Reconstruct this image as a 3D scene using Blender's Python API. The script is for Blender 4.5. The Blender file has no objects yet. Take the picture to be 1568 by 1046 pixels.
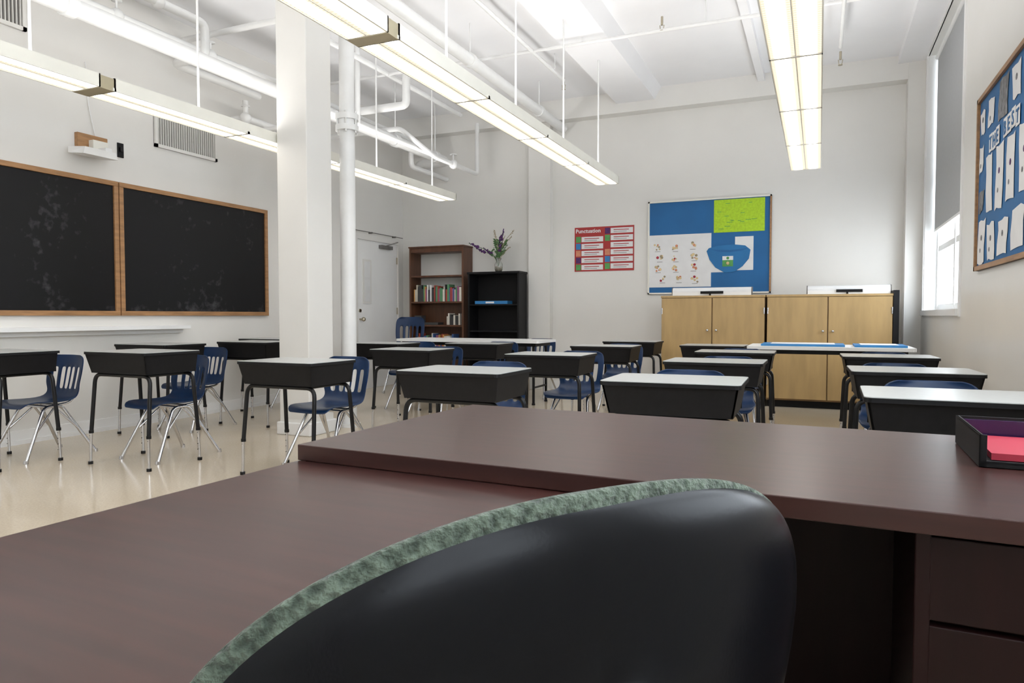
import bpy, bmesh, math, random
from mathutils import Vector, Matrix
random.seed(4)
S=bpy.context.scene
try:
    S.view_settings.view_transform='Standard'
    S.view_settings.look='None'
except Exception as e: print(e)

# ---------------------------------------------------------------- materials
def mat(name,col,rough=.5,metal=0,var=None,bump=None,col2=None,coat=0,spec=None,trans=0,sheen=0):
    m=bpy.data.materials.new(name); m.use_nodes=True
    nt=m.node_tree; N=nt.nodes; L=nt.links
    p=N['Principled BSDF']
    p.inputs['Base Color'].default_value=(*col,1)
    p.inputs['Roughness'].default_value=rough
    p.inputs['Metallic'].default_value=metal
    if coat: p.inputs['Coat Weight'].default_value=coat
    if spec is not None: p.inputs['Specular IOR Level'].default_value=spec
    if trans: p.inputs['Transmission Weight'].default_value=trans
    if sheen: p.inputs['Sheen Weight'].default_value=sheen
    tc=N.new('ShaderNodeTexCoord')
    if var:
        sc,amt,st=var
        mp=N.new('ShaderNodeMapping'); mp.inputs['Scale'].default_value=st
        L.new(tc.outputs['Object'],mp.inputs['Vector'])
        nz=N.new('ShaderNodeTexNoise'); nz.inputs['Scale'].default_value=sc; nz.inputs['Detail'].default_value=6
        L.new(mp.outputs['Vector'],nz.inputs['Vector'])
        rp=N.new('ShaderNodeValToRGB')
        c2=col2 if col2 else tuple(max(0,c*(1-amt)) for c in col)
        rp.color_ramp.elements[0].position=.35; rp.color_ramp.elements[1].position=.65
        rp.color_ramp.elements[0].color=(*c2,1); rp.color_ramp.elements[1].color=(*col,1)
        L.new(nz.outputs['Fac'],rp.inputs['Fac']); L.new(rp.outputs['Color'],p.inputs['Base Color'])
    if bump:
        sc,stg,dist=bump
        nb=N.new('ShaderNodeTexNoise'); nb.inputs['Scale'].default_value=sc; nb.inputs['Detail'].default_value=3
        L.new(tc.outputs['Object'],nb.inputs['Vector'])
        b=N.new('ShaderNodeBump'); b.inputs['Strength'].default_value=stg; b.inputs['Distance'].default_value=dist
        L.new(nb.outputs['Fac'],b.inputs['Height']); L.new(b.outputs['Normal'],p.inputs['Normal'])
    return m
def emat(name,col,st,grid=False):
    m=bpy.data.materials.new(name); m.use_nodes=True
    nt=m.node_tree; N=nt.nodes; L=nt.links; N.clear()
    o=N.new('ShaderNodeOutputMaterial'); e=N.new('ShaderNodeEmission')
    e.inputs['Color'].default_value=(*col,1); e.inputs['Strength'].default_value=st
    L.new(e.outputs[0],o.inputs['Surface'])
    if grid:
        tc=N.new('ShaderNodeTexCoord'); sx=N.new('ShaderNodeSeparateXYZ'); L.new(tc.outputs['Object'],sx.inputs[0])
        def line(ch,pitch,w):
            a=N.new('ShaderNodeMath');a.operation='MULTIPLY';a.inputs[1].default_value=1/pitch;L.new(sx.outputs[ch],a.inputs[0])
            f=N.new('ShaderNodeMath');f.operation='FRACT';L.new(a.outputs[0],f.inputs[0])
            g=N.new('ShaderNodeMath');g.operation='LESS_THAN';g.inputs[1].default_value=w;L.new(f.outputs[0],g.inputs[0]); return g
        g1=line(0,.028,.22); g2=line(1,.028,.22)
        mx=N.new('ShaderNodeMath');mx.operation='MAXIMUM';L.new(g1.outputs[0],mx.inputs[0]);L.new(g2.outputs[0],mx.inputs[1])
        mc=N.new('ShaderNodeMixRGB');mc.inputs[1].default_value=(1.2,1.08,.86,1);mc.inputs[2].default_value=(.93,.82,.57,1)
        L.new(mx.outputs[0],mc.inputs[0])
        ab=N.new('ShaderNodeMath');ab.operation='ABSOLUTE';L.new(sx.outputs[0],ab.inputs[0])
        sb=N.new('ShaderNodeMath');sb.operation='SUBTRACT';sb.inputs[1].default_value=.07;L.new(ab.outputs[0],sb.inputs[0])
        a2=N.new('ShaderNodeMath');a2.operation='ABSOLUTE';L.new(sb.outputs[0],a2.inputs[0])
        mr=N.new('ShaderNodeMapRange');mr.interpolation_type='SMOOTHSTEP';mr.inputs[1].default_value=.010;mr.inputs[2].default_value=.052;mr.inputs[3].default_value=1;mr.inputs[4].default_value=0;L.new(a2.outputs[0],mr.inputs[0])
        m2=N.new('ShaderNodeMixRGB');m2.inputs[2].default_value=(col[0]*st,col[1]*st,col[2]*st,1);L.new(mr.outputs[0],m2.inputs[0]);L.new(mc.outputs[0],m2.inputs[1])
        L.new(m2.outputs[0],e.inputs['Color']);e.inputs['Strength'].default_value=1
    return m

M_wall=mat('wall_paint',(.79,.775,.74),.55,var=(1.3,.04,(1,1,1)),bump=(18,.12,.004))
M_wallr=mat('wall_paint_gloss',(.78,.765,.73),.33,var=(1.3,.04,(1,1,1)),bump=(9,.2,.005))
M_ceil=mat('ceiling_paint',(.9,.9,.915),.6,var=(2,.03,(1,1,1)),bump=(8,.2,.006))
M_white=mat('white_trim',(.86,.86,.85),.4,var=(3,.03,(1,1,1)))
M_pipe=mat('pipe_white_paint',(.82,.82,.81),.35,var=(6,.05,(1,1,1)))
M_column=mat('column_paint',(.77,.755,.72),.5,var=(1.5,.05,(1,1,1)),bump=(14,.15,.004))
M_fix=mat('fixture_cream_metal',(.84,.82,.74),.4,var=(5,.05,(1,1,1)))
M_fixd=mat('fixture_joint_metal',(.46,.40,.27),.4,var=(5,.1,(1,1,1)))
M_lens=emat('fixture_lens',(1,.97,.93),8.0,grid=True)
M_up=emat('fixture_uplight',(1,.985,.97),8.0)
M_black=mat('black_plastic',(.009,.009,.010),.5,var=(30,.2,(1,1,1)),spec=.2)
M_blackm=mat('black_metal_tube',(.007,.007,.008),.35,var=(20,.2,(1,1,1)),spec=.3)
M_chrome=mat('chrome',(.66,.66,.68),.2,1,var=(20,.1,(1,1,1)))
M_desktop=mat('grey_laminate',(.49,.50,.49),.3,var=(60,.06,(1,1,1)))
M_blue=mat('blue_plastic',(.006,.027,.085),.35,var=(15,.1,(1,1,1)),spec=.35)
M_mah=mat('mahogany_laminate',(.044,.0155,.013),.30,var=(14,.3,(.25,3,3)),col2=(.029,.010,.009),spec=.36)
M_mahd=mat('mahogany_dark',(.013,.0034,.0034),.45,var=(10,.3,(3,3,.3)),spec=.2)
M_oak=mat('oak_trim',(.42,.22,.095),.45,var=(9,.3,(4,.6,4)))
M_birch=mat('birch_plywood',(.50,.335,.145),.4,var=(3,.16,(4,4,.7)))
M_birchd=mat('birch_edge',(.28,.17,.07),.5,var=(6,.2,(1,1,1)))
M_brown=mat('brown_wood',(.13,.052,.024),.45,var=(5,.35,(4,4,.6)))
M_green=mat('green_fabric',(.098,.128,.095),.95,var=(130,.6,(1,1,1)),bump=(130,1,.010),col2=(.022,.034,.023),sheen=.12)
M_shell=mat('black_vinyl',(.003,.0033,.0045),.27,var=(12,.1,(1,1,1)),bump=(320,.12,.0005),spec=.17)
M_pblue=mat('poster_blue',(.008,.13,.35),.6,var=(3,.12,(1,1,1)))
M_paper=mat('white_paper',(.80,.80,.80),.7,var=(10,.04,(1,1,1)))
M_lime=mat('lime_paper',(.47,.73,.02),.6,var=(40,.18,(1,1,1)))
M_red=mat('poster_red',(.42,.03,.03),.5,var=(5,.05,(1,1,1)))
M_pink=mat('red_card',(.36,.016,.04),.6,var=(8,.06,(1,1,1)))
M_purple=mat('purple_flower',(.10,.025,.15),.7,var=(80,.4,(1,1,1)))
M_leaf=mat('leaf_green',(.07,.16,.05),.6,var=(40,.3,(1,1,1)))
M_straw=mat('dry_twig',(.40,.32,.2),.7,var=(40,.3,(1,1,1)))
M_dark=mat('dark_grille',(.16,.15,.14),.6,var=(10,.1,(1,1,1)))
M_blind=mat('blind_fabric',(.46,.47,.48),.8,var=(30,.04,(1,1,1)))
M_brass=mat('brass',(.5,.45,.35),.3,1,var=(10,.1,(1,1,1)))
M_yel=mat('yellow_print',(.78,.6,.32),.6,var=(20,.3,(1,1,1)))
M_orange=mat('orange_print',(.7,.28,.16),.6,var=(20,.2,(1,1,1)))
M_grn=mat('green_print',(.1,.36,.1),.6,var=(20,.2,(1,1,1)))
M_lblue=mat('light_blue_mat',(.03,.22,.52),.45,var=(6,.1,(1,1,1)))
M_glass=mat('vase_glass',(.9,.92,.9),.05,var=(5,.02,(1,1,1)),trans=.9)
M_photo=mat('photo_print',(.2,.2,.22),.4,var=(25,.8,(1,1,1)))
M_smoke=mat('smoked_violet_plastic',(.03,.012,.055),.15,var=(6,.3,(1,1,1)))

# floor terrazzo
M_floor=mat('floor_terrazzo',(.66,.57,.45),.15,var=(90,.12,(1,1,1)),spec=.5)
nt=M_floor.node_tree;N=nt.nodes;L=nt.links
p=N['Principled BSDF'];src=p.inputs['Base Color'].links[0].from_socket
tc=N['Texture Coordinate'];nz=N.new('ShaderNodeTexNoise');nz.inputs['Scale'].default_value=1.1;nz.inputs['Detail'].default_value=4;L.new(tc.outputs['Object'],nz.inputs['Vector'])
rp=N.new('ShaderNodeValToRGB');rp.color_ramp.elements[0].position=.3;rp.color_ramp.elements[0].color=(.9,.88,.84,1);rp.color_ramp.elements[1].position=.7;rp.color_ramp.elements[1].color=(1,1,1,1)
L.new(nz.outputs['Fac'],rp.inputs['Fac'])
mx=N.new('ShaderNodeMixRGB');mx.blend_type='MULTIPLY';mx.inputs[0].default_value=1;L.new(src,mx.inputs[1]);L.new(rp.outputs['Color'],mx.inputs[2]);L.new(mx.outputs[0],p.inputs['Base Color'])
# chalkboard: black slate with faint chalk dust
M_slate=mat('slate',(.012,.012,.013),.5,spec=.25)
nt=M_slate.node_tree;N=nt.nodes;L=nt.links;p=N['Principled BSDF'];tc=N['Texture Coordinate']
n1=N.new('ShaderNodeTexNoise');n1.inputs['Scale'].default_value=1.6;n1.inputs['Detail'].default_value=8;n1.inputs['Distortion'].default_value=.8;L.new(tc.outputs['Object'],n1.inputs['Vector'])
n2=N.new('ShaderNodeTexNoise');n2.inputs['Scale'].default_value=16;n2.inputs['Detail'].default_value=10;L.new(tc.outputs['Object'],n2.inputs['Vector'])
ml=N.new('ShaderNodeMath');ml.operation='MULTIPLY';L.new(n1.outputs['Fac'],ml.inputs[0]);L.new(n2.outputs['Fac'],ml.inputs[1])
sx=N.new('ShaderNodeSeparateXYZ');L.new(tc.outputs['Object'],sx.inputs[0])
mr=N.new('ShaderNodeMapRange');mr.inputs[1].default_value=1.05;mr.inputs[2].default_value=1.22;mr.inputs[3].default_value=.13;mr.inputs[4].default_value=0;L.new(sx.outputs[2],mr.inputs[0])
ad=N.new('ShaderNodeMath');ad.operation='ADD';L.new(ml.outputs[0],ad.inputs[0]);L.new(mr.outputs[0],ad.inputs[1])
rp=N.new('ShaderNodeValToRGB');rp.color_ramp.elements[0].position=.33;rp.color_ramp.elements[0].color=(.006,.006,.007,1);rp.color_ramp.elements[1].position=.66;rp.color_ramp.elements[1].color=(.11,.11,.12,1)
L.new(ad.outputs[0],rp.inputs['Fac']);L.new(rp.outputs['Color'],p.inputs['Base Color'])
# window glass
M_pane=bpy.data.materials.new('window_glass');M_pane.use_nodes=True;N=M_pane.node_tree.nodes;L=M_pane.node_tree.links;N.clear()
o=N.new('ShaderNodeOutputMaterial');t=N.new('ShaderNodeBsdfTransparent');g=N.new('ShaderNodeBsdfGlossy');g.inputs['Roughness'].default_value=.05;x=N.new('ShaderNodeMixShader');x.inputs[0].default_value=.06
L.new(t.outputs[0],x.inputs[1]);L.new(g.outputs[0],x.inputs[2]);L.new(x.outputs[0],o.inputs['Surface'])

# ---------------------------------------------------------------- builder
def fillet(pts,r,n=5):
    pts=[Vector(p) for p in pts]; out=[pts[0]]
    for i in range(1,len(pts)-1):
        a,b,c=pts[i-1],pts[i],pts[i+1]
        d1=(a-b);d2=(c-b);rr=min(r,d1.length*.49,d2.length*.49)
        p0=b+d1.normalized()*rr;p2=b+d2.normalized()*rr
        for k in range(n+1):
            t=k/n; out.append(p0*(1-t)**2+b*2*t*(1-t)+p2*t*t)
    out.append(pts[-1]); return out
class B:
    def __init__(s,name): s.name=name;s.v=[];s.f=[];s.m=[];s.sm=[];s.mats=[]
    def add(s,vs,fs,m,smooth=False):
        if m not in s.mats: s.mats.append(m)
        k=s.mats.index(m);o=len(s.v)
        s.v+= [tuple(v) for v in vs]
        for f in fs: s.f.append([i+o for i in f]);s.m.append(k);s.sm.append(smooth)
        return s
    def box(s,x0,x1,y0,y1,z0,z1,m):
        return s.hexa([(x0,y0,z0),(x1,y0,z0),(x1,y1,z0),(x0,y1,z0),(x0,y0,z1),(x1,y0,z1),(x1,y1,z1),(x0,y1,z1)],m)
    def hexa(s,v,m): return s.add(v,[(0,3,2,1),(4,5,6,7),(0,1,5,4),(1,2,6,5),(2,3,7,6),(3,0,4,7)],m)
    def prism(s,out,z0,z1,m,mtop=None,tb=0):
        n=len(out)
        s.add([(x,y,z0) for x,y in out]+[(x,y,z1) for x,y in out],[[ (i),(i+1)%n,(i+1)%n+n,i+n] for i in range(n)]+[list(range(n-1,-1,-1))],m)
        s.add([(x,y,z1) for x,y in out],[list(range(n))],mtop or m); return s
    def rrect(s,x0,x1,y0,y1,r,n=4):
        o=[]
        for cx,cy,a0 in((x1-r,y0+r,-90),(x1-r,y1-r,0),(x0+r,y1-r,90),(x0+r,y0+r,180)):
            for k in range(n+1):
                a=math.radians(a0+90*k/n);o.append((cx+r*math.cos(a),cy+r*math.sin(a)))
        return o
    def tube(s,pts,r,m,seg=10,r1=None):
        pts=[Vector(p) for p in pts];n=len(pts);vs=[];prev=None
        for i,p in enumerate(pts):
            t=(pts[min(i+1,n-1)]-pts[max(i-1,0)]).normalized()
            if prev is None:
                u=t.orthogonal().normalized()
            else:
                u=(prev-t*prev.dot(t)); u=u.normalized() if u.length>1e-6 else t.orthogonal().normalized()
            prev=u;w=t.cross(u);rr=r if r1 is None else r+(r1-r)*i/(n-1)
            for k in range(seg):
                a=2*math.pi*k/seg;vs.append(p+(u*math.cos(a)+w*math.sin(a))*rr)
        fs=[]
        for i in range(n-1):
            for k in range(seg):
                fs.append((i*seg+k,i*seg+(k+1)%seg,(i+1)*seg+(k+1)%seg,(i+1)*seg+k))
        s.add(vs,fs,m,True)
        s.add(vs[:seg],[list(range(seg-1,-1,-1))],m);s.add(vs[-seg:],[list(range(seg))],m);return s
    def lathe(s,prof,c,m,seg=20):
        vs=[];fs=[];n=len(prof)
        for r,z in prof:
            for k in range(seg):
                a=2*math.pi*k/seg;vs.append((c[0]+r*math.cos(a),c[1]+r*math.sin(a),c[2]+z))
        for i in range(n-1):
            for k in range(seg): fs.append((i*seg+k,i*seg+(k+1)%seg,(i+1)*seg+(k+1)%seg,(i+1)*seg+k))
        return s.add(vs,fs,m,True)
    def ball(s,c,r,m,seg=10,sq=(1,1,1)):
        vs=[];fs=[];h=seg//2
        for i in range(h+1):
            ph=math.pi*i/h
            for k in range(seg):
                a=2*math.pi*k/seg;vs.append((c[0]+r*sq[0]*math.sin(ph)*math.cos(a),c[1]+r*sq[1]*math.sin(ph)*math.sin(a),c[2]+r*sq[2]*math.cos(ph)))
        for i in range(h):
            for k in range(seg): fs.append((i*seg+k,(i+1)*seg+k,(i+1)*seg+(k+1)%seg,i*seg+(k+1)%seg))
        return s.add(vs,fs,m,True)
    def mesh(s):
        me=bpy.data.meshes.new(s.name);me.from_pydata(s.v,[],s.f)
        for mm in s.mats: me.materials.append(mm)
        for p,k,q in zip(me.polygons,s.m,s.sm): p.material_index=k;p.use_smooth=q
        bm=bmesh.new();bm.from_mesh(me)
        bmesh.ops.recalc_face_normals(bm,faces=bm.faces);bm.to_mesh(me);bm.free();me.update();return me
    def obj(s,loc=(0,0,0),rz=0,bevel=0,parent=None):
        o=place(s.name,s.mesh(),loc,rz)
        if bevel:
            b=o.modifiers.new('bevel','BEVEL');b.width=bevel;b.segments=2;b.limit_method='ANGLE'
        if parent: o.parent=parent
        return o
def place(name,me,loc=(0,0,0),rz=0):
    o=bpy.data.objects.new(name,me);S.collection.objects.link(o);o.location=loc;o.rotation_euler=(0,0,math.radians(rz));return o
def grab(b,me,mt,smooth=True,M=Matrix()):
    b.add([M@v.co for v in me.vertices],[list(p.vertices) for p in me.polygons],mt,smooth)
def evalmesh(o):
    dg=bpy.context.evaluated_depsgraph_get();me=bpy.data.meshes.new_from_object(o.evaluated_get(dg));bpy.data.objects.remove(o);return me
def text(b,s,size,M,m):
    cu=bpy.data.curves.new('t','FONT');cu.body=s;cu.size=size;cu.extrude=.0008;cu.resolution_u=2;cu.offset=.0015
    o=bpy.data.objects.new('t',cu);S.collection.objects.link(o);bpy.context.view_layer.update();me=evalmesh(o);grab(b,me,m,False,M)
def Mback(x,y,z): return Matrix(((1,0,0,x),(0,0,-1,y),(0,1,0,z),(0,0,0,1)))
def Mright(x,y,z): return Matrix(((0,0,-1,x),(-1,0,0,y),(0,1,0,z),(0,0,0,1)))

XL,XR,YB,YF,ZC=-5.87,1.05,9.3,-1.6,3.95
# ---------------------------------------------------------------- room
B('floor').box(XL-.2,XR+.3,YF-.2,YB+.2,-.1,0,M_floor).obj()
B('ceiling').box(XL-.2,XR+.3,YF-.2,YB+.2,ZC,ZC+.1,M_ceil).obj()
B('wall_left').box(XL-.15,XL,YF-.15,YB+.15,0,ZC,M_wall).obj()
B('wall_back').box(XL,XR,YB,YB+.15,0,ZC,M_wall).obj()
B('wall_front').box(XL,XR,YF-.15,YF,0,ZC,M_wall).obj()
W=[(-1.2,.2),(.7,2.9),(6.75,8.93)];z0,z1=1.08,3.84
b=B('wall_right');ys=[YF-.15]+[y for w in W for y in w]+[YB+.15]
for i in range(0,len(ys),2): b.box(XR,XR+.25,ys[i],ys[i+1],0,ZC,M_wallr)
for a,c in W: b.box(XR,XR+.25,a,c,0,z0,M_wallr).box(XR,XR+.25,a,c,z1,ZC,M_wallr)
b.obj()
for i,(a,c) in enumerate(W):
    b=B('window_%d'%(i+1));xi=XR+.13
    for (p,q,r,s_) in ((a-.06,a,z0-.06,z1),(c,c+.06,z0-.06,z1),(a,c,z1-.0,z1+.06)): b.box(XR-.012,XR+.01,p,q,r,s_,M_white)
    b.box(XR-.03,XR+.13,a,c,z0-.05,z0+.005,M_white)
    b.box(XR,xi,a,a+.015,z0,z1,M_white).box(XR,xi,c-.015,c,z0,z1,M_white)
    n=2
    for k in range(n+1):
        yy=a+.03+(c-a-.06)*k/n;b.box(xi-.01,xi+.05,yy-.035,yy+.035,z0,z1,M_white)
    for zz in (z0+.04,1.75,2.5,z1-.04): b.box(xi,xi+.04,a,c,zz-.03,zz+.03,M_white)
    b.box(xi+.02,xi+.024,a,c,z0,z1,M_pane);b.obj()
B('roller_blind').box(XR+.085,XR+.09,6.8,8.88,1.95,3.82,M_blind).tube([(XR+.08,6.8,3.8),(XR+.08,8.88,3.8)],.022,M_white).box(XR+.08,XR+.095,6.8,8.88,1.93,1.955,M_white).obj()
# beams, pilasters
B('trim_beam_back').box(XL,XR,9.12,YB,3.68,ZC,M_wall).obj()
B('trim_beam_long').hexa([(-2.47,YF,3.8),(-1.97,YF,3.8),(-1.97,9.12,3.8),(-2.47,9.12,3.8),(-2.55,YF,ZC),(-1.89,YF,ZC),(-1.89,9.12,ZC),(-2.55,9.12,ZC)],M_ceil).obj()
B('trim_beam_right').box(.78,XR,YF,9.12,3.86,ZC,M_ceil).obj()
B('trim_beam_narrow').box(-.72,-.64,YF,9.12,3.86,ZC,M_ceil).obj()
B('trim_beam_cross').box(XL,XR,2.0,2.5,3.75,ZC,M_ceil).obj()
B('trim_pilaster_corner').box(.88,XR,9.1,YB,0,3.9,M_wall).obj()
B('trim_pilaster_back').box(-3.74,-3.42,9.18,YB,0,3.7,M_wall).obj()
b=B('baseboard_left');b.box(XL,XL+.02,YF,8.0,0,.11,M_white).box(XL,XL+.03,YF,8.0,0,.035,M_white);b.obj()
B('baseboard_back').box(-5.8,.88,YB-.02,YB,0,.12,M_white).obj()
B('baseboard_right').box(XR-.02,XR,YF,9.1,0,.12,M_white).obj()
# column
b=B('structural_column');b.box(-4.29,-3.97,4.8,5.13,0,ZC,M_column).box(-4.31,-3.95,4.78,5.15,0,.11,M_white);b.obj(bevel=.008)
b=B('vertical_pipe');b.tube([(-4.0,5.4,0),(-4.0,5.4,3.95)],.07,M_pipe,20)
for z in (2.72,2.82): b.tube([(-4.0,5.4,z),(-4.0,5.4,z+.05)],.105,M_pipe,20)
b.tube([(-4.0,5.4,2.77),(-4.0,5.4,2.82)],.085,M_pipe,20)
b.tube([(-4.0,5.4,0),(-4.0,5.4,.03)],.1,M_pipe,20)
for k in range(6):
    a=k*math.pi/3;b.tube([(-4+.095*math.cos(a),5.4+.095*math.sin(a),2.70),(-4+.095*math.cos(a),5.4+.095*math.sin(a),2.89)],.009,M_pipe,6)
b.obj()
# ceiling pipes
b=B('ceiling_pipe_large');b.tube(fillet([(-4.9,YF,3.22),(-4.9,8.95,3.22),(-5.4,8.95,3.22),(-5.4,9.3,3.22)],.12),.065,M_pipe,16)
for y in (1.5,3.4,5.9,7.6,8.6):
    b.tube([(-4.9,y-.04,3.22),(-4.9,y+.04,3.22)],.08,M_pipe,16);b.tube([(-4.9,y,3.28),(-4.9,y,ZC)],.008,M_pipe,6)
b.obj()
b=B('ceiling_pipe_long');b.tube([(-3.24,YF,3.58),(-3.24,9.2,3.58)],.06,M_pipe,16)
for y in (2.9,4.6,6.4,8.3): b.tube([(-3.24,y-.03,3.58),(-3.24,y+.03,3.58)],.072,M_pipe,16);b.tube([(-3.24,y,3.62),(-3.24,y,ZC)],.008,M_pipe,6)
b.obj()
def spr(b,x,y,z):
    b.tube([(x,y,z+.05),(x,y,z-.03)],.012,M_brass,8).tube([(x-.02,y,z-.03),(x-.015,y,z-.07),(x,y,z-.08),(x+.015,y,z-.07),(x+.02,y,z-.03)],.004,M_brass,6).tube([(x,y,z-.08),(x,y,z-.085)],.022,M_brass,10)
b=B('sprinkler_pipe');b.tube([(-2.74,YF,3.74),(-2.74,7.8,3.74)],.02,M_pipe).tube([(-5.8,6.82,3.74),(1.04,6.82,3.74)],.017,M_pipe).tube([(.16,YF,3.72),(.16,7.9,3.72)],.018,M_pipe)
spr(b,-2.74,7.8,3.72)
spr(b,.16,7.88,3.62);spr(b,-1.41,6.82,3.82)
for x in(-5,-3.9,-2.2,-1,.5): b.tube([(x,6.82,3.74),(x,6.82,ZC)],.006,M_pipe,6)
for y in(1,3.5,5.5,7.5): b.tube([(-2.74,y,3.74),(-2.74,y,ZC)],.006,M_pipe,6);b.tube([(.16,y,3.72),(.16,y,ZC)],.006,M_pipe,6)
b.obj()
b=B('ceiling_pipe_cluster')
R=.035
b.tube(fillet([(-5.45,3.2,3.55),(-5.45,5.3,3.55),(-5.1,5.7,3.4),(-5.1,8.3,3.4),(-5.1,8.3,3.05),(-5.1,9.3,3.05)],.08),R,M_pipe,12)
b.tube(fillet([(-5.87,5.75,3.1),(-5.55,5.75,3.1),(-5.55,6.3,3.1),(-5.55,6.3,3.45),(-5.55,9.3,3.45)],.06),R,M_pipe,12)
b.tube(fillet([(-5.55,5.75,3.28),(-5.55,5.75,2.95),(-4.9,5.75,2.95),(-4.6,5.75,3.1),(-4.6,8.0,3.1)],.06),.028,M_pipe,12)
b.tube(fillet([(-5.87,7.4,3.3),(-4.7,7.4,3.3),(-4.4,7.7,3.0),(-4.4,8.9,3.0),(-4.4,8.9,3.7)],.06),.03,M_pipe,12)
b.tube(fillet([(-4.6,6.4,ZC),(-4.6,6.4,3.1)],.06),.03,M_pipe,12)
b.tube(fillet([(-5.1,6.9,3.4),(-4.3,6.9,3.4),(-4.3,6.9,ZC)],.06),.045,M_pipe,12)
b.tube(fillet([(-5.2,YF,3.7),(-5.2,4.9,3.7),(-5.2,4.9,3.4),(-5.6,4.9,3.4),(-5.6,6.0,3.4)],.08),.04,M_pipe,12)
b.tube(fillet([(-5.87,5.2,3.75),(-4.5,5.2,3.75),(-4.5,8.6,3.75)],.08),.03,M_pipe,12)
for pnt in((-5.45,4.2,3.55),(-5.45,5.2,3.55),(-5.1,6.4,3.4),(-5.55,6.3,3.2),(-5.55,5.75,3.1),(-4.4,8.2,3.0),(-5.2,4.4,3.7)):
    b.ball(pnt,.06,M_pipe,12);b.tube([pnt,(pnt[0],pnt[1],pnt[2]+.12)],.01,M_pipe,6);b.lathe([(.0,.12),(.045,.12),(.045,.13),(0,.13)],pnt,M_pipe)
b.obj()
# ---------------------------------------------------------------- pendant lights
def fixture(xc_,hw,yend):
    b=B('pendant_light_fixture');x0,x1,xc=-hw,hw,0;z=2.52
    def unit(ya,yb,n):
        b.box(x0,x0+.008,ya,yb,z,z+.085,M_fix);b.box(x1-.008,x1,ya,yb,z,z+.085,M_fix)
        b.box(x0,x1,ya,ya+.01,z,z+.085,M_fix);b.box(x0,x1,yb-.01,yb,z,z+.085,M_fix)
        b.box(xc-.003,xc+.003,ya,yb,z+.001,z+.02,M_fix)
        p=(yb-ya)/n
        for k in range(n):
            for (xa,xb) in((x0+.008,xc-.003),(xc+.003,x1-.008)):
                b.add([(xa,ya+k*p,z+.006),(xb,ya+k*p,z+.006),(xb,ya+k*p+p,z+.006),(xa,ya+k*p+p,z+.006)],[(0,3,2,1)],M_lens)
            b.box(x0,x1,ya+k*p-.012,ya+k*p+.012,z,z+.02,M_fix)
            yr=ya+k*p+p*.68
            b.tube([(xc,yr,z+.07),(xc,yr,ZC)],.009,M_pipe,8)
        b.box(x0+.01,x1-.01,ya,yb,z+.03,z+.07,M_fix)
        b.add([(x0+.02,ya+.02,z+.074),(x1-.02,ya+.02,z+.074),(x1-.02,yb-.02,z+.074),(x0+.02,yb-.02,z+.074)],[(0,1,2,3)],M_up)
    unit(3.3,yend,4);unit(-1.3,3.2,4)
    b.box(x0+.004,x1-.004,3.2,3.3,z-.002,z+.08,M_fixd)
    b.obj((xc_,0,0))
fixture(-.145,.145,7.86);fixture(-2.235,.135,7.86);fixture(-4.45,.135,8.12)
# ---------------------------------------------------------------- left wall items
def chalk(y0,y1):
    b=B('chalkboard');zb,zt=1.03,2.24;x=XL;t=.035;w=.042
    b.box(x,x+.018,y0+w,y1-w,zb+w,zt-w,M_slate)
    b.box(x,x+t,y0,y1,zt-w,zt,M_oak).box(x,x+t,y0,y1,zb,zb+w,M_oak).box(x,x+t,y0,y0+w,zb+w,zt-w,M_oak).box(x,x+t,y1-w,y1,zb+w,zt-w,M_oak);b.obj(bevel=.003)
chalk(4.49,6.37);chalk(2.6,4.48)
b=B('chalk_tray');b.box(XL,XL+.16,.5,5.15,.90,.935,M_white).box(XL,XL+.05,.5,5.15,.86,.90,M_white);b.obj(bevel=.003)
def vent(y0,y1,za,zb):
    b=B('wall_vent');x=XL;b.box(x,x+.005,y0,y1,za,zb,M_dark);f=.03
    b.box(x,x+.025,y0,y1,zb-f,zb,M_wall).box(x,x+.025,y0,y1,za,za+f,M_wall).box(x,x+.025,y0,y0+f,za,zb,M_wall).box(x,x+.025,y1-f,y1,za,zb,M_wall)
    n=26
    for k in range(n):
        yy=y0+f+(y1-y0-2*f)*(k+.5)/n;b.box(x+.004,x+.02,yy-.004,yy+.004,za+f,zb-f,M_column)
    b.obj()
vent(4.89,5.65,2.65,3.0);vent(2.9,3.71,3.3,3.72)
b=B('wall_mounted_sensor');b.box(XL,XL+.04,4.1,4.38,2.44,2.6,M_oak).box(XL+.04,XL+.1,4.2,4.34,2.46,2.55,M_fix).box(XL+.1,XL+.2,4.24,4.3,2.44,2.48,M_white)
b.hexa([(XL+.06,4.0,2.40),(XL+.25,4.0,2.38),(XL+.25,4.32,2.38),(XL+.06,4.32,2.40),(XL+.06,4.0,2.455),(XL+.25,4.02,2.44),(XL+.25,4.3,2.44),(XL+.06,4.32,2.455)],M_white)
b.tube(fillet([(XL+.02,4.28,2.6),(XL+.02,4.22,2.85),(XL+.02,4.2,3.22)],.1),.006,M_pipe,6);b.obj(bevel=.004)
b=B('wall_outlet');b.box(XL,XL+.012,4.5,4.56,2.47,2.6,M_black).box(XL+.012,XL+.03,4.515,4.545,2.52,2.56,M_blackm);b.obj(bevel=.002)
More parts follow.
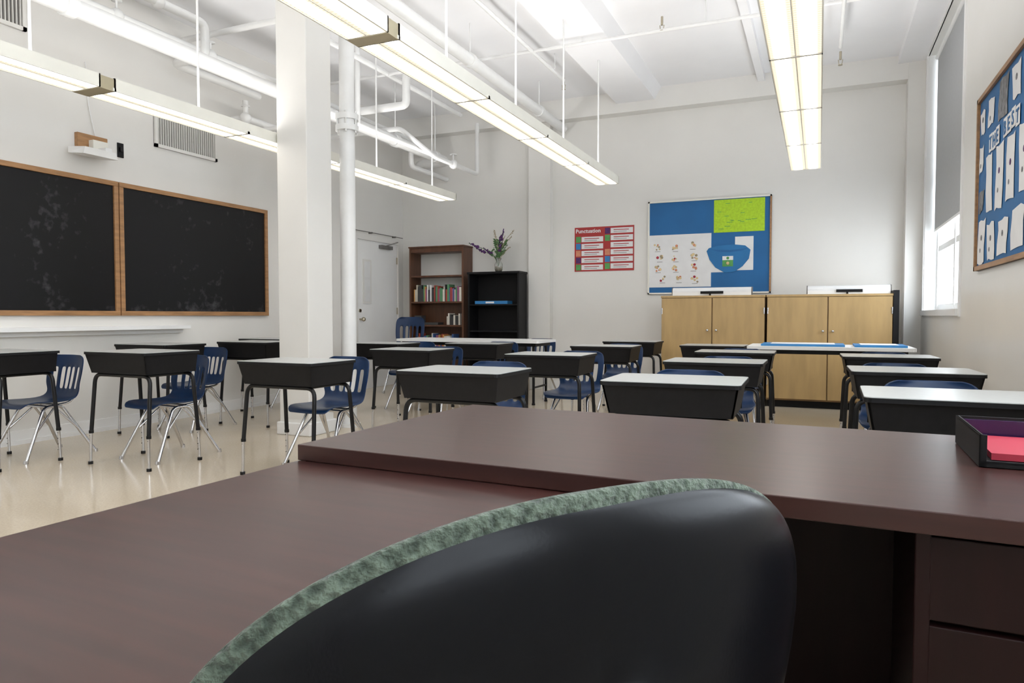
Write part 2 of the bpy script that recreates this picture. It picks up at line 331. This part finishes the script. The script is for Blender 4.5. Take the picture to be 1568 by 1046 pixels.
# door
b=B('door_1');b.box(XL,XL+.02,8.08,9.1,0,2.09,M_white);x=XL+.02
b.box(XL,XL+.045,8.0,8.08,0,2.17,M_column).box(XL,XL+.045,9.1,9.16,0,2.17,M_column).box(XL,XL+.045,8.08,9.1,2.09,2.17,M_column)
b.box(x,x+.012,8.22,8.42,1.2,1.82,M_column).box(x+.012,x+.014,8.25,8.39,1.23,1.79,M_pane).box(x+.011,x+.013,8.25,8.39,1.23,1.79,M_paper)
b.box(x,x+.05,8.62,8.92,2.0,2.05,M_dark).tube([(x+.03,8.7,2.03),(x+.18,8.85,2.1),(x+.02,9.05,2.12)],.008,M_dark,6)
b.tube([(x,8.15,.98),(x+.05,8.15,.98)],.012,M_brass).ball((x+.065,8.15,.98),.03,M_brass).tube([(x,8.15,1.1),(x+.015,8.15,1.1)],.025,M_brass)
for z in(.3,1.05,1.8): b.box(x,x+.01,9.08,9.11,z,z+.1,M_brass)
b.obj(bevel=.002)
B('coat_rail').tube([(XL+.06,8.0,2.2),(XL+.06,9.2,2.2)],.006,M_dark,6).box(XL,XL+.06,8.4,8.42,2.19,2.21,M_dark).box(XL,XL+.06,9.0,9.02,2.19,2.21,M_dark).obj()
# ---------------------------------------------------------------- bookcases
b=B('bookcase');xa,xb,ya,yb=-5.56,-4.66,8.98,9.27
b.box(xa,xa+.03,ya,yb,0,2.03,M_brown).box(xb-.03,xb,ya,yb,0,2.03,M_brown)
for z in(.06,.5,.87,1.21,1.59,1.95): b.box(xa+.03,xb-.03,ya+.005,yb,z,z+.025,M_brown)
b.box(xa+.03,xb-.03,ya+.01,ya+.03,1.95,2.03,M_brown).box(xa-.01,xb+.01,ya-.01,yb,2.02,2.04,M_brown)
b.box(xa+.03,xb-.03,yb-.01,yb,.06,1.21,M_brown);b.obj(bevel=.003)
cols=[mat('book_%d'%i,c,.5,var=(10,.1,(1,1,1))) for i,c in enumerate([(.6,.55,.45),(.4,.06,.04),(.06,.12,.3),(.75,.7,.62),(.05,.05,.05),(.1,.28,.14),(.6,.3,.08),(.3,.1,.2),(.8,.8,.78)])]
b=B('books_on_shelf');x=-5.5
while x<-4.74:
    w=random.uniform(.012,.035);h=random.uniform(.17,.25);b.box(x,x+w,ya+.03,ya+.2,1.236,1.236+h,random.choice(cols));x+=w+.001
x=-4.95
while x<-4.75:
    w=random.uniform(.015,.03);h=random.uniform(.12,.17);b.box(x,x+w,ya+.03,ya+.2,.896,.896+h,random.choice(cols[3:5]));x+=w+.004
b.box(-5.5,-5.38,ya+.04,ya+.16,.896,1.03,cols[4]).box(-5.35,-5.1,ya+.04,ya+.2,.896,.93,cols[4])
x=-5.5
while x<-4.74:
    w=random.uniform(.015,.04);h=random.uniform(.15,.25);b.box(x,x+w,ya+.03,ya+.2,.526,.526+h,random.choice(cols));x+=w+.002
b.obj()
b=B('black_bookcase');xa,xb,ya,yb=-4.54,-3.76,8.88,9.17
b.box(xa,xa+.025,ya,yb,0,1.62,M_black).box(xb-.025,xb,ya,yb,0,1.62,M_black).box(xa-.01,xb+.01,ya-.01,yb,1.61,1.64,M_black).box(xa,xb,yb-.01,yb,0,1.62,M_black)
for z in(.06,.45,.8,1.17): b.box(xa+.025,xb-.025,ya+.005,yb,z,z+.02,M_black)
b.obj(bevel=.003)
B('blue_binder').box(-4.45,-3.95,8.92,9.1,1.191,1.235,M_lblue).box(-4.28,-4.15,8.915,8.92,1.2,1.225,M_paper).obj(bevel=.005)
b=B('flower_vase');c=(-4.13,9.03,1.64)
b.lathe([(0,0.002),(.04,0),(.058,.04),(.058,.11),(.034,.15),(.03,.17),(.042,.19),(.038,.19),(.026,.17),(.03,.15),(.053,.11),(.053,.04),(.035,.008),(0,.008)],c,M_glass,24)
b.lathe([(.0,.01),(.045,.02),(.048,.08),(0,.08)],c,M_straw,16)
stems=[(-.46,.42,0),(-.38,.35,0),(-.24,.34,0),(-.05,.55,3),(.02,.50,0),(.10,.58,0),(.06,.42,0),(.18,.50,2),(.24,.57,2),(.14,.38,1),(-.1,.60,2),(.2,.34,2),(.0,.36,1),(-.05,.33,1),(.09,.5,2)]
for i,(dx,h,kd) in enumerate(stems):
    dy=random.uniform(-.06,.06)
    pts=[Vector((c[0],c[1],c[2]+.03)),Vector((c[0]+dx*.15,c[1]+dy*.2,c[2]+h*.65)),Vector((c[0]+dx,c[1]+dy,c[2]+h))]
    pts=fillet(pts,.2,7);b.tube(pts,.004,M_leaf if kd<2 else M_straw,6)
    kind=(M_purple,M_leaf,M_straw,M_straw)[kd]
    e=pts[-1];d=(pts[-1]-pts[-3]).normalized()
    for k in range(12 if kd==0 else 6):
        q=e-d*k*.014;j=.012;b.ball((q.x+random.uniform(-j,j),q.y+random.uniform(-j,j),q.z+random.uniform(-j,j)),(.008+.0013*k) if kd==0 else .006,kind,6)
    for k in range(3):
        q=pts[len(pts)//2+k-1];s_=random.choice((-1,1));t_=q+Vector((s_*.07,random.uniform(-.02,.02),.04));n_=(t_-q)
        b.add([q,q+n_*.5+Vector((0,.0,.02)),t_,q+n_*.5-Vector((0,0,.016))],[(0,1,2,3)],M_leaf)
b.obj()
# ---------------------------------------------------------------- back wall posters
y=YB
b=B('punctuation_poster');b.box(-3.1,-2.27,y-.006,y,1.635,2.235,M_red)
text(b,'Punctuation',.074,Mback(-3.085,y-.0065,2.16),M_paper)
cc=[M_grn,M_lblue,M_orange,M_purple,M_grn,M_red,M_orange,M_lblue]
for c_ in range(2):
    for r in range(5 if c_==0 else 6):
        zz=2.03-r*.095
        if c_==1: zz=2.135-r*.095
        x=-3.08+c_*.41
        b.box(x,x+.07,y-.008,y-.005,zz,zz+.08,cc[(r+c_*3)%8]).box(x+.08,x+.385,y-.008,y-.005,zz+.005,zz+.075,M_paper)
        b.box(x+.12,x+.33,y-.009,y-.006,zz+.045,zz+.055,M_red).box(x+.12,x+.3,y-.009,y-.006,zz+.022,zz+.028,M_dark)
b.obj()
b=B('bulletin_board');xa,xb,za,zb=-2.08,-.55,1.31,2.52;f=.02
b.box(xa,xb,y-.015,y,za,zb,M_pblue)
b.box(xa,xb,y-.03,y,zb-f,zb,M_fix).box(xa,xb,y-.03,y,za,za+f,M_fix).box(xa,xa+f,y-.03,y,za,zb,M_fix).box(xb-f,xb,y-.03,y,za,zb,M_oak)
b.box(xa+.02,-1.27,y-.02,y-.014,1.40,2.08,M_paper)
b.box(-1.24,-.63,y-.022,y-.014,2.08,2.49,M_lime)
for k in range(14):
    xx=random.uniform(-1.2,-.68);zz=random.uniform(2.12,2.45);b.box(xx,xx+random.uniform(.02,.07),y-.0235,y-.02,zz,zz+.006,M_grn)
for r in range(4):
    for c_ in range(3):
        xx=-1.95+c_*.22+random.uniform(-.03,.03)+(r%2)*.04;zz=1.93-r*.14+random.uniform(-.02,.02)
        for k in range(6):
            b.ball((xx+random.uniform(-.035,.04),y-.0205,zz+random.uniform(-.03,.035)),random.uniform(.009,.02),random.choice((M_yel,M_yel,M_orange,M_pink if k==0 else M_straw)),8,(1,.05,1))
        b.box(xx-.03,xx+.04,y-.0215,y-.019,zz-.055,zz-.050,M_dark)
def poly(b,pts,yy,m): b.add([(px,yy,pz) for px,pz in pts],[list(range(len(pts)))],m)
b.box(-.98,-.76,y-.02,y-.014,1.6,2.02,M_paper)
b.box(-1.27,-1.05,y-.02,y-.014,1.58,1.72,M_paper)
sc=lambda L_:[(-1.06+(px+1.07)*.92,1.75+(pz-1.75)*.92) for px,pz in L_]
M_bowl=mat('hat_blue_paper',(.015,.17,.42),.6,var=(5,.12,(1,1,1)))
poly(b,sc([(-1.36,1.86),(-1.33,1.9),(-1.2,1.93),(-1.0,1.94),(-.85,1.92),(-.78,1.86),(-.8,1.74),(-.88,1.64),(-.98,1.57),(-1.12,1.56),(-1.24,1.63),(-1.32,1.74)]),y-.024,M_bowl)
poly(b,sc([(-1.32,1.885),(-1.2,1.845),(-1.05,1.835),(-.9,1.85),(-.8,1.885),(-.9,1.875),(-1.05,1.865),(-1.2,1.873)]),y-.0245,M_pblue)
b.box(-1.13,-1.0,y-.028,y-.024,1.65,1.73,M_grn);b.box(-1.13,-1.0,y-.029,y-.024,1.73,1.78,M_paper);b.ball((-1.065,y-.03,1.69),.022,M_yel,8,(1,.1,1)).ball((-1.065,y-.03,1.755),.018,M_grn,8,(1,.1,1))
b.obj()
# cabinets
def cabinet(x0,x1,xs,side=False):
    b=B('storage_cabinet');ya=8.45;yb=9.05;H=1.265
    b.box(x0,x1,ya+.022,yb,.08,H-.025,M_birchd).box(x0+.02,x1-.02,ya+.06,yb,0,.08,M_black)
    b.box(x0-.005,x1+.005,ya,yb,H-.025,H,M_birch)
    e=[x0]+[xs]+[x1]
    for i in range(2): b.box(e[i]+.006,e[i+1]-.006,ya,ya+.022,.1,H-.03,M_birch)
    for s_ in(-1,1):
        xx=xs+s_*.05;b.tube([(xx,ya,.86),(xx,ya-.02,.86)],.008,M_chrome,8).ball((xx,ya-.025,.86),.016,M_chrome)
    for xx in (x0+.01,x1-.01):
        for z in(.25,1.05): b.tube([(xx,ya-.004,z),(xx,ya-.004,z+.07)],.008,M_chrome,8)
    if side: b.box(x1,x1+.055,ya-.01,yb,0,1.3,M_black)
    b.obj(bevel=.002)
cabinet(-1.73,-.56,-1.14);cabinet(-.54,.72,.09,True)
def roll(x0,x1,yy,z):
    b=B('rolled_map_case');b.tube([(x0,yy,z+.05),(x1,yy,z+.05)],.045,M_paper,16).box(x0,x1,yy-.05,yy+.03,z,z+.04,M_white).tube([(x0-.01,yy,z+.05),(x0,yy,z+.05)],.048,M_dark,12).tube([(x1,yy,z+.05),(x1+.01,yy,z+.05)],.048,M_dark,12)
    c_=(x0+x1)/2;b.box(c_-.12,c_+.14,yy-.065,yy-.05,z+.02,z+.05,M_black).box(c_-.02,c_,yy-.066,yy-.05,z+.0,z+.02,M_black);b.obj()
roll(-1.62,-.72,8.62,1.268);roll(-.12,.70,8.6,1.268)
# ---------------------------------------------------------------- right wall notice board
b=B('notice_board');x=XR;ya,yb,za,zb=3.6,6.04,1.35,2.57;f=.03
b.box(x-.012,x,ya,yb,za,zb,M_pblue)
b.box(x-.03,x,ya,yb,zb-f,zb,M_oak).box(x-.03,x,ya,yb,za,za+f,M_oak).box(x-.03,x,yb-f,yb,za,zb,M_oak).box(x-.03,x,ya,ya+f,za,zb,M_oak)
RR=random.Random(11)
def pp(y0,y1,z0,z1,m=M_paper,sk=0,dx=0):
    j=lambda a:RR.uniform(-a,a)
    cy,cz,hy,hz=(y0+y1)/2,(z0+z1)/2,(y1-y0)/2,(z1-z0)/2;pts=[]
    for ty,tz in((1,-1),(1,-.3),(1,.4),(1,1),(.3,1),(-.4,1),(-1,1),(-1,.3),(-1,-.4),(-1,-1),(-.3,-1),(.4,-1)):
        a=.012*sk; pts.append((x-.016-dx,cy+ty*hy+j(.014 if sk else .0)-a*tz,cz+tz*hz+j(.014 if sk else 0)))
    b.add(pts,[list(range(12))],m)
for yy,w,za_,h,m,sk in [(5.97,.22,1.40,.29,M_paper,1),(5.68,.22,1.40,.24,M_paper,-1),(5.36,.24,1.41,.22,M_paper,1),(5.02,.27,1.42,.23,M_paper,1),(4.66,.25,1.42,.24,M_paper,-1),
    (5.97,.15,1.76,.15,M_photo,1),(5.75,.19,1.72,.38,M_paper,-1),(5.46,.19,1.71,.40,M_paper,1),(5.18,.20,1.72,.38,M_paper,1),(4.88,.22,1.74,.37,M_paper,-1),(4.56,.24,1.74,.32,M_paper,1),
    (5.98,.13,2.03,.18,M_paper,1),(5.96,.14,2.3,.16,M_paper,-1),(5.72,.17,2.3,.17,M_paper,1),(5.42,.24,2.27,.24,M_photo,1),(5.08,.2,2.3,.2,M_paper,-1),(4.78,.24,2.28,.22,M_paper,1),(4.44,.24,2.27,.23,M_paper,1),(4.2,.3,1.9,.35,M_paper,1),(4.2,.3,1.42,.3,M_paper,0)]:
    pp(yy-w,yy,za_,za_+h,m,sk)
    if m is M_paper:
        if RR.random()<.4: b.ball((x-.017,yy-w*.5,za_+h*.6),.03,M_photo if h<.3 else M_purple,8,(.05,.8,.7))
        if RR.random()<.4: b.ball((x-.017,yy-w*.35,za_+h*.3),.024,M_photo,8,(.05,.8,.7))
for i,s_ in enumerate('THE BEST BY'):
    if s_==' ': continue
    yy=5.66-i*.1;zz=2.145+RR.uniform(-.012,.012);pp(yy-.088,yy+.008,zz-.018,zz+.1,M_paper,0,.002)
    text(b,s_,.115,Mright(x-.02,yy-.003,zz),M_pblue)
b.obj()
# ---------------------------------------------------------------- student desk
def desk_mesh(H):
    b=B('student_desk');w,d=.305,.23
    o=b.rrect(-w,w,-d,d,.025);b.prism(o,H-.02,H-.003,M_black)
    o2=b.rrect(-w+.002,w-.002,-d+.002,d-.002,.024);b.prism(o2,H-.003,H,M_desktop)
    zt,zb=H-.02,H-.145;t=.008
    def ring(ix,iy,z): return [(-w+ix,-d+iy,z),(w-ix,-d+iy,z),(w-ix,d-.02,z),(-w+ix,d-.02,z)]
    T=ring(.012,.012,zt);Bm=ring(.035,.04,zb)
    b.hexa([Bm[0],Bm[1],(Bm[1][0],Bm[1][1]+t,zb),(Bm[0][0],Bm[0][1]+t,zb),T[0],T[1],(T[1][0],T[1][1]+t,zt),(T[0][0],T[0][1]+t,zt)],M_black)
    b.hexa([Bm[0],(Bm[0][0]+t,Bm[0][1],zb),(Bm[3][0]+t,Bm[3][1],zb),Bm[3],T[0],(T[0][0]+t,T[0][1],zt),(T[3][0]+t,T[3][1],zt),T[3]],M_black)
    b.hexa([(Bm[1][0]-t,Bm[1][1],zb),Bm[1],Bm[2],(Bm[2][0]-t,Bm[2][1],zb),(T[1][0]-t,T[1][1],zt),T[1],T[2],(T[2][0]-t,T[2][1],zt)],M_black)
    b.box(-w+.035,w-.035,-d+.04,d-.02,zb-.004,zb+t,M_black)
    b.box(-w+.03,w-.03,d-.03,d-.02,zb-.004,zb+.03,M_black)
    for yy,s_ in((-d+.07,-1),(d-.05,1)):
        fy=yy+s_*.03
        b.tube(fillet([(-.285,fy,.22),(-.272,yy,zb-.016),(.272,yy,zb-.016),(.285,fy,.22)],.06,6),.0135,M_blackm,10)
        for sx in(-1,1):
            b.tube([(sx*.285,fy,.24),(sx*.29,fy+s_*.006,.012)],.0095,M_chrome,10)
            b.tube([(sx*.285,fy,.235),(sx*.285,fy,.215)],.016,M_blackm,10)
            b.tube([(sx*.29,fy+s_*.006,.02),(sx*.29,fy+s_*.006,0)],.016,M_blackm,10)
            for z in (.08,.12,.16,.2): b.ball((sx*.2875,fy-.009,z),.003,M_blackm,6)
    for sx in(-1,1): b.tube([(sx*.2,-d+.07,zb-.016),(sx*.2,d-.05,zb-.016)],.011,M_blackm,8)
    me=b.mesh();return me
def chair_mesh():
    prof=[(-.235,.372,.15),(-.225,.392,.175),(-.19,.402,.19),(-.1,.398,.198),(0,.392,.2),(.09,.392,.195),(.145,.405,.185),(.175,.44,.178),(.19,.48,.185),(.2,.52,.192),(.208,.56,.197),(.216,.60,.2),(.224,.64,.2),(.232,.68,.198),(.24,.705,.19),(.245,.722,.17),(.248,.733,.13)]
    NU=22;vs=[];fs=[]
    for i,(py,pz,hw) in enumerate(prof):
        for k in range(NU+1):
            u=-1+2*k/NU
            back=max(0,min(1,(pz-.42)/.1)) if i>5 else 0
            yy=py-.035*u*u*back;zz=pz+(1-back)*.018*u*u*(1 if i>1 else .2)
            vs.append((u*hw,yy,zz))
    n=NU+1
    for i in range(len(prof)-1):
        for k in range(NU):
            slot=8<=i<=11 and k in(3,4,7,8,13,14,17,18)
            if k in (10,11) and 8<=i<=11: slot=True
            if not slot: fs.append((i*n+k,i*n+k+1,(i+1)*n+k+1,(i+1)*n+k))
    me=bpy.data.meshes.new('c');me.from_pydata(vs,[],fs);o=bpy.data.objects.new('c',me);S.collection.objects.link(o)
    s_=o.modifiers.new('s','SOLIDIFY');s_.thickness=.009;s_.offset=0
    s2=o.modifiers.new('b','SUBSURF');s2.levels=1
    bpy.context.view_layer.update();em=evalmesh(o)
    b=B('classroom_chair');grab(b,em,M_blue)
    r=.0115
    for sx in(-1,1):
        b.tube(fillet([(sx*.2,-.235,.01),(sx*.135,-.06,.37),(sx*.125,.07,.372),(sx*.205,.27,.01)],.04,5),r,M_chrome,10)
        b.tube([(sx*.165,-.14,.2),(sx*.115,.03,.365)],.008,M_chrome,8)
        b.tube([(sx*.172,.17,.19),(sx*.12,.02,.365)],.008,M_chrome,8)
        b.tube([(sx*.2,-.235,.022),(sx*.2,-.238,0)],.016,M_chrome,10);b.tube([(sx*.205,.27,.022),(sx*.205,.273,0)],.016,M_chrome,10)
        b.tube(fillet([(sx*.125,.02,.375),(sx*.12,.15,.385),(sx*.11,.195,.47)],.05,4),.009,M_chrome,8)
    b.tube([(-.13,-.04,.372),(.13,-.04,.372)],.01,M_chrome,8).tube([(-.125,.06,.372),(.125,.06,.372)],.01,M_chrome,8)
    return b.mesh()
D74=desk_mesh(.74);D78=desk_mesh(.785);CH=chair_mesh()
# (x centre, front y, tall, chair dx, chair dy)
desks=[(.46,2.8,0,.02,.68),(.46,4.1,0,-.04,.66),(.46,5.55,0,.04,.66),
 (-.6,3.05,0,-.05,.66),(-.61,4.5,0,.02,.64),(-.62,5.8,0,-.03,.64),(-.95,7.0,0,.0,.0),
 (-1.76,3.18,0,-.12,.76),(-1.88,4.85,0,.05,.62),(-1.9,6.45,0,.03,.66),(-1.95,7.75,0,.1,.0),
 (-3.12,3.43,0,-.02,.58),(-3.27,5.1,0,-.03,.66),(-3.3,6.5,0,.0,.62),
 (-4.335,3.26,1,-.03,.46),(-4.93,5.0,1,0,0),(-5.4,5.75,1,.0,.62),(-4.25,6.15,0,.06,.66),
 (-5.23,2.85,1,-.0,.50),(-5.3,4.22,1,.05,.55)]
for i,(x,y,t,dx,dy) in enumerate(desks):
    place('student_desk',D78 if t else D74,(x,y+.23,0),random.uniform(-1.5,1.5))
    if dy: place('classroom_chair',CH,(x+dx,y+dy,0),random.uniform(-5,5))
o=place('classroom_chair',CH,(-5.15,8.2,0),12);o.scale=(1.05,1.1,1.38)
place('classroom_chair',CH,(-3.3,8.35,0),0)
# tables
def table(x0,x1,y0,y1,H=.745):
    b=B('folding_table');o=b.rrect(x0,x1,y0,y1,.03);b.prism(o,H-.03,H,M_white)
    b.box(x0+.06,x1-.06,y0+.06,y1-.06,H-.07,H-.03,M_black)
    for xx in(x0+.1,x1-.1):
        for yy in(y0+.1,y1-.1): b.tube([(xx,yy,0),(xx,yy,H-.03)],.016,M_blackm,10);b.tube([(xx,yy,0),(xx,yy,.02)],.02,M_black,10)
        b.tube([(xx,y0+.1,.2),(xx,y1-.1,.2)],.012,M_blackm,8)
    b.obj()
table(-4.8,-2.9,7.42,8.02);table(-.62,.78,6.95,7.65)
b=B('blue_desk_mat');b.box(-.5,.22,7.05,7.5,.746,.764,M_lblue).box(-.42,.14,7.12,7.44,.764,.768,M_paper);b.obj(bevel=.004)
b=B('blue_desk_mat');b.box(.3,.72,7.05,7.5,.746,.764,M_lblue).box(.35,.66,7.12,7.44,.764,.768,M_paper);b.obj(bevel=.004)
# ---------------------------------------------------------------- teacher desk
b=B('teacher_desk');T=.76
b.box(0,1.83,0,.745,T-.033,T,M_mah)
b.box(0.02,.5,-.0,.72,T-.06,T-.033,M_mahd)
# return
b.box(.0,.63,-1.35,.03,T-.066,T-.034,M_mah)
b.box(.02,.045,-1.3,.0,0,T-.066,M_mahd)
b.box(.1,.52,-1.33,-.9,.04,T-.07,M_mahd)
for z in(.06,.38):b.box(.515,.53,-1.32,-.91,z,z+.3,M_mah)
# modesty panel, ends
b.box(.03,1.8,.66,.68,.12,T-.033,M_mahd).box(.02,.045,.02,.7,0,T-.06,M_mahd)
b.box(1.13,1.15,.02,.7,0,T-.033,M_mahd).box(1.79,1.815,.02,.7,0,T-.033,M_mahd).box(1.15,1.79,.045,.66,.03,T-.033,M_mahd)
for za_,zb_ in((.60,.722),(.455,.595),(.06,.45)):
    b.box(1.145,1.805,.022,.042,za_,zb_-.003,M_mahd)
    b.tube(fillet([(1.42,.022,(za_+zb_)/2),(1.42,-.005,(za_+zb_)/2),(1.56,-.005,(za_+zb_)/2),(1.56,.022,(za_+zb_)/2)],.01),.005,M_blackm,8)
b.obj((-1.0,1.17,0),-2.8,bevel=.003)
# letter tray
b=B('letter_tray');x0,x1,y0,y1=0,.34,0,.27;h=.058;t=.004
b.box(x0,x1,y0,y1,.006,.010,M_black)
b.box(x0,x0+t,y0,y1,.0,h,M_black).box(x1-t,x1,y0,y1,0,h,M_black).box(x0,x1,y1-t,y1,0,h,M_black)
b.box(x0,x0+.012,y0,y0+t,0,h,M_black).box(x1-.012,x1,y0,y0+t,0,h,M_black).box(x0,x1,y0,y0+t,0,.012,M_black)
b.box(x0,x0+t*1.6,y0,y1,h-.004,h,M_black).box(x0+t,x1-t,y1-.006,y1-t,.012,h-.006,M_smoke)
b.obj((.265,1.475,T+.001),-1,bevel=.001)
b=B('red_folder');b.hexa([(.018,.012,.0),(.32,.012,0),(.32,.245,0),(.018,.245,0),(.018,.012,.012),(.32,.012,.012),(.32,.245,.010),(.018,.245,.010)],M_pink).box(.14,.32,.03,.06,.010,.0125,M_paper);b.obj((.268,1.48,T+.0125),-2.5)
# ---------------------------------------------------------------- office chair
par=bpy.data.objects.new('office_chair',None);S.collection.objects.link(par)
def backdisk(name,ins,thick,curve,m,side,HW=.262,HT=.142,HB=.34,flat=6,crown=0,wrap=0,roll=0):
    bb=B(name);rings=26;seg=144;vs=[];fs=[]
    for i in range(rings+1):
        r=i/rings; r=1-(1-r)**2.2
        for k in range(seg):
            a=2*math.pi*k/seg;ca,sa=math.cos(a),math.sin(a)
            n=2.6 if ca>0 else 2.05
            if sa<0:n=2.6
            e=ins-wrap*max(0,ca)**1.3
            hw=HW-e;hh=(HT if sa>0 else HB)-e
            px=hw*math.copysign(abs(ca)**(2/n),ca)*r;pz=hh*math.copysign(abs(sa)**(2/n),sa)*r
            if sa<0:
                q=-pz/.34; px*=1-.42*q*q*(3-2*q) -.10*q
            rf=1+1.2*roll*max(0,ca) if roll else 1
            y=curve*(px/HW)**2+side*thick*rf*max(0,1-r**flat)**.5+side*crown*max(0,1-r*r)
            vs.append((px,y,pz))
    for i in range(rings):
        for k in range(seg): fs.append((i*seg+k,i*seg+(k+1)%seg,(i+1)*seg+(k+1)%seg,(i+1)*seg+k))
    bb.add(vs,fs,m,True);return bb
bk=backdisk('backrest_shell',.008,.014,.035,M_shell,-1,flat=5,crown=.012,wrap=.010,roll=.8).obj(parent=par)
pd1=backdisk('backrest_pad',0,.024,.035,M_green,1,flat=8,crown=.012).obj(parent=par)
pd2=backdisk('backrest_pad_edge',0,.006,.035,M_green,-1,flat=14).obj(parent=par)
for o in(bk,pd1,pd2):
    o.location=(0,0,.77);o.rotation_euler=(math.radians(3),0,0)
for nm,sd,mt,th in(('seat',1,M_green,.04),('seat_shell',-1,M_shell,.03)):
    so=backdisk(nm,0,th,0,mt,sd,HW=.25,HT=.24,HB=.24).obj(parent=par);so.rotation_euler=(math.radians(90),0,0);so.location=(0,.3,.43)
b=B('chair_base');b.tube([(0,.3,.1),(0,.3,.4)],.028,M_black,14)
b.tube(fillet([(0,.3,.385),(0,.0,.385),(0,-.02,.6)],.08),.022,M_black,10)
for k in range(5):
    a=k*2*math.pi/5+.3;ex,ey=.3*math.cos(a),.3+.3*math.sin(a)
    b.tube([(0,.3,.13),(ex,ey,.085)],.026,M_black,10,.016);b.tube([(ex,ey,.09),(ex,ey,.05)],.01,M_black,8)
    b.tube([(ex-.02*math.sin(a),ey+.02*math.cos(a),.028),(ex+.02*math.sin(a),ey-.02*math.cos(a),.028)],.028,M_black,14)
b.obj(parent=par)
par.location=(-.148,.455,0);par.rotation_euler=(0,0,math.radians(54))
# ---------------------------------------------------------------- world and camera
w=bpy.data.worlds.new('World');S.world=w;w.use_nodes=True
bg=w.node_tree.nodes['Background'];bg.inputs['Color'].default_value=(.84,.92,1,1);bg.inputs['Strength'].default_value=8.5
cam=bpy.data.cameras.new('Camera');co=bpy.data.objects.new('Camera',cam);S.collection.objects.link(co);S.camera=co
cam.lens=24.8;cam.sensor_width=36;cam.clip_start=.02
co.location=(0,0,1.03);co.rotation_euler=(math.radians(90-2.1),0,math.radians(23.5))
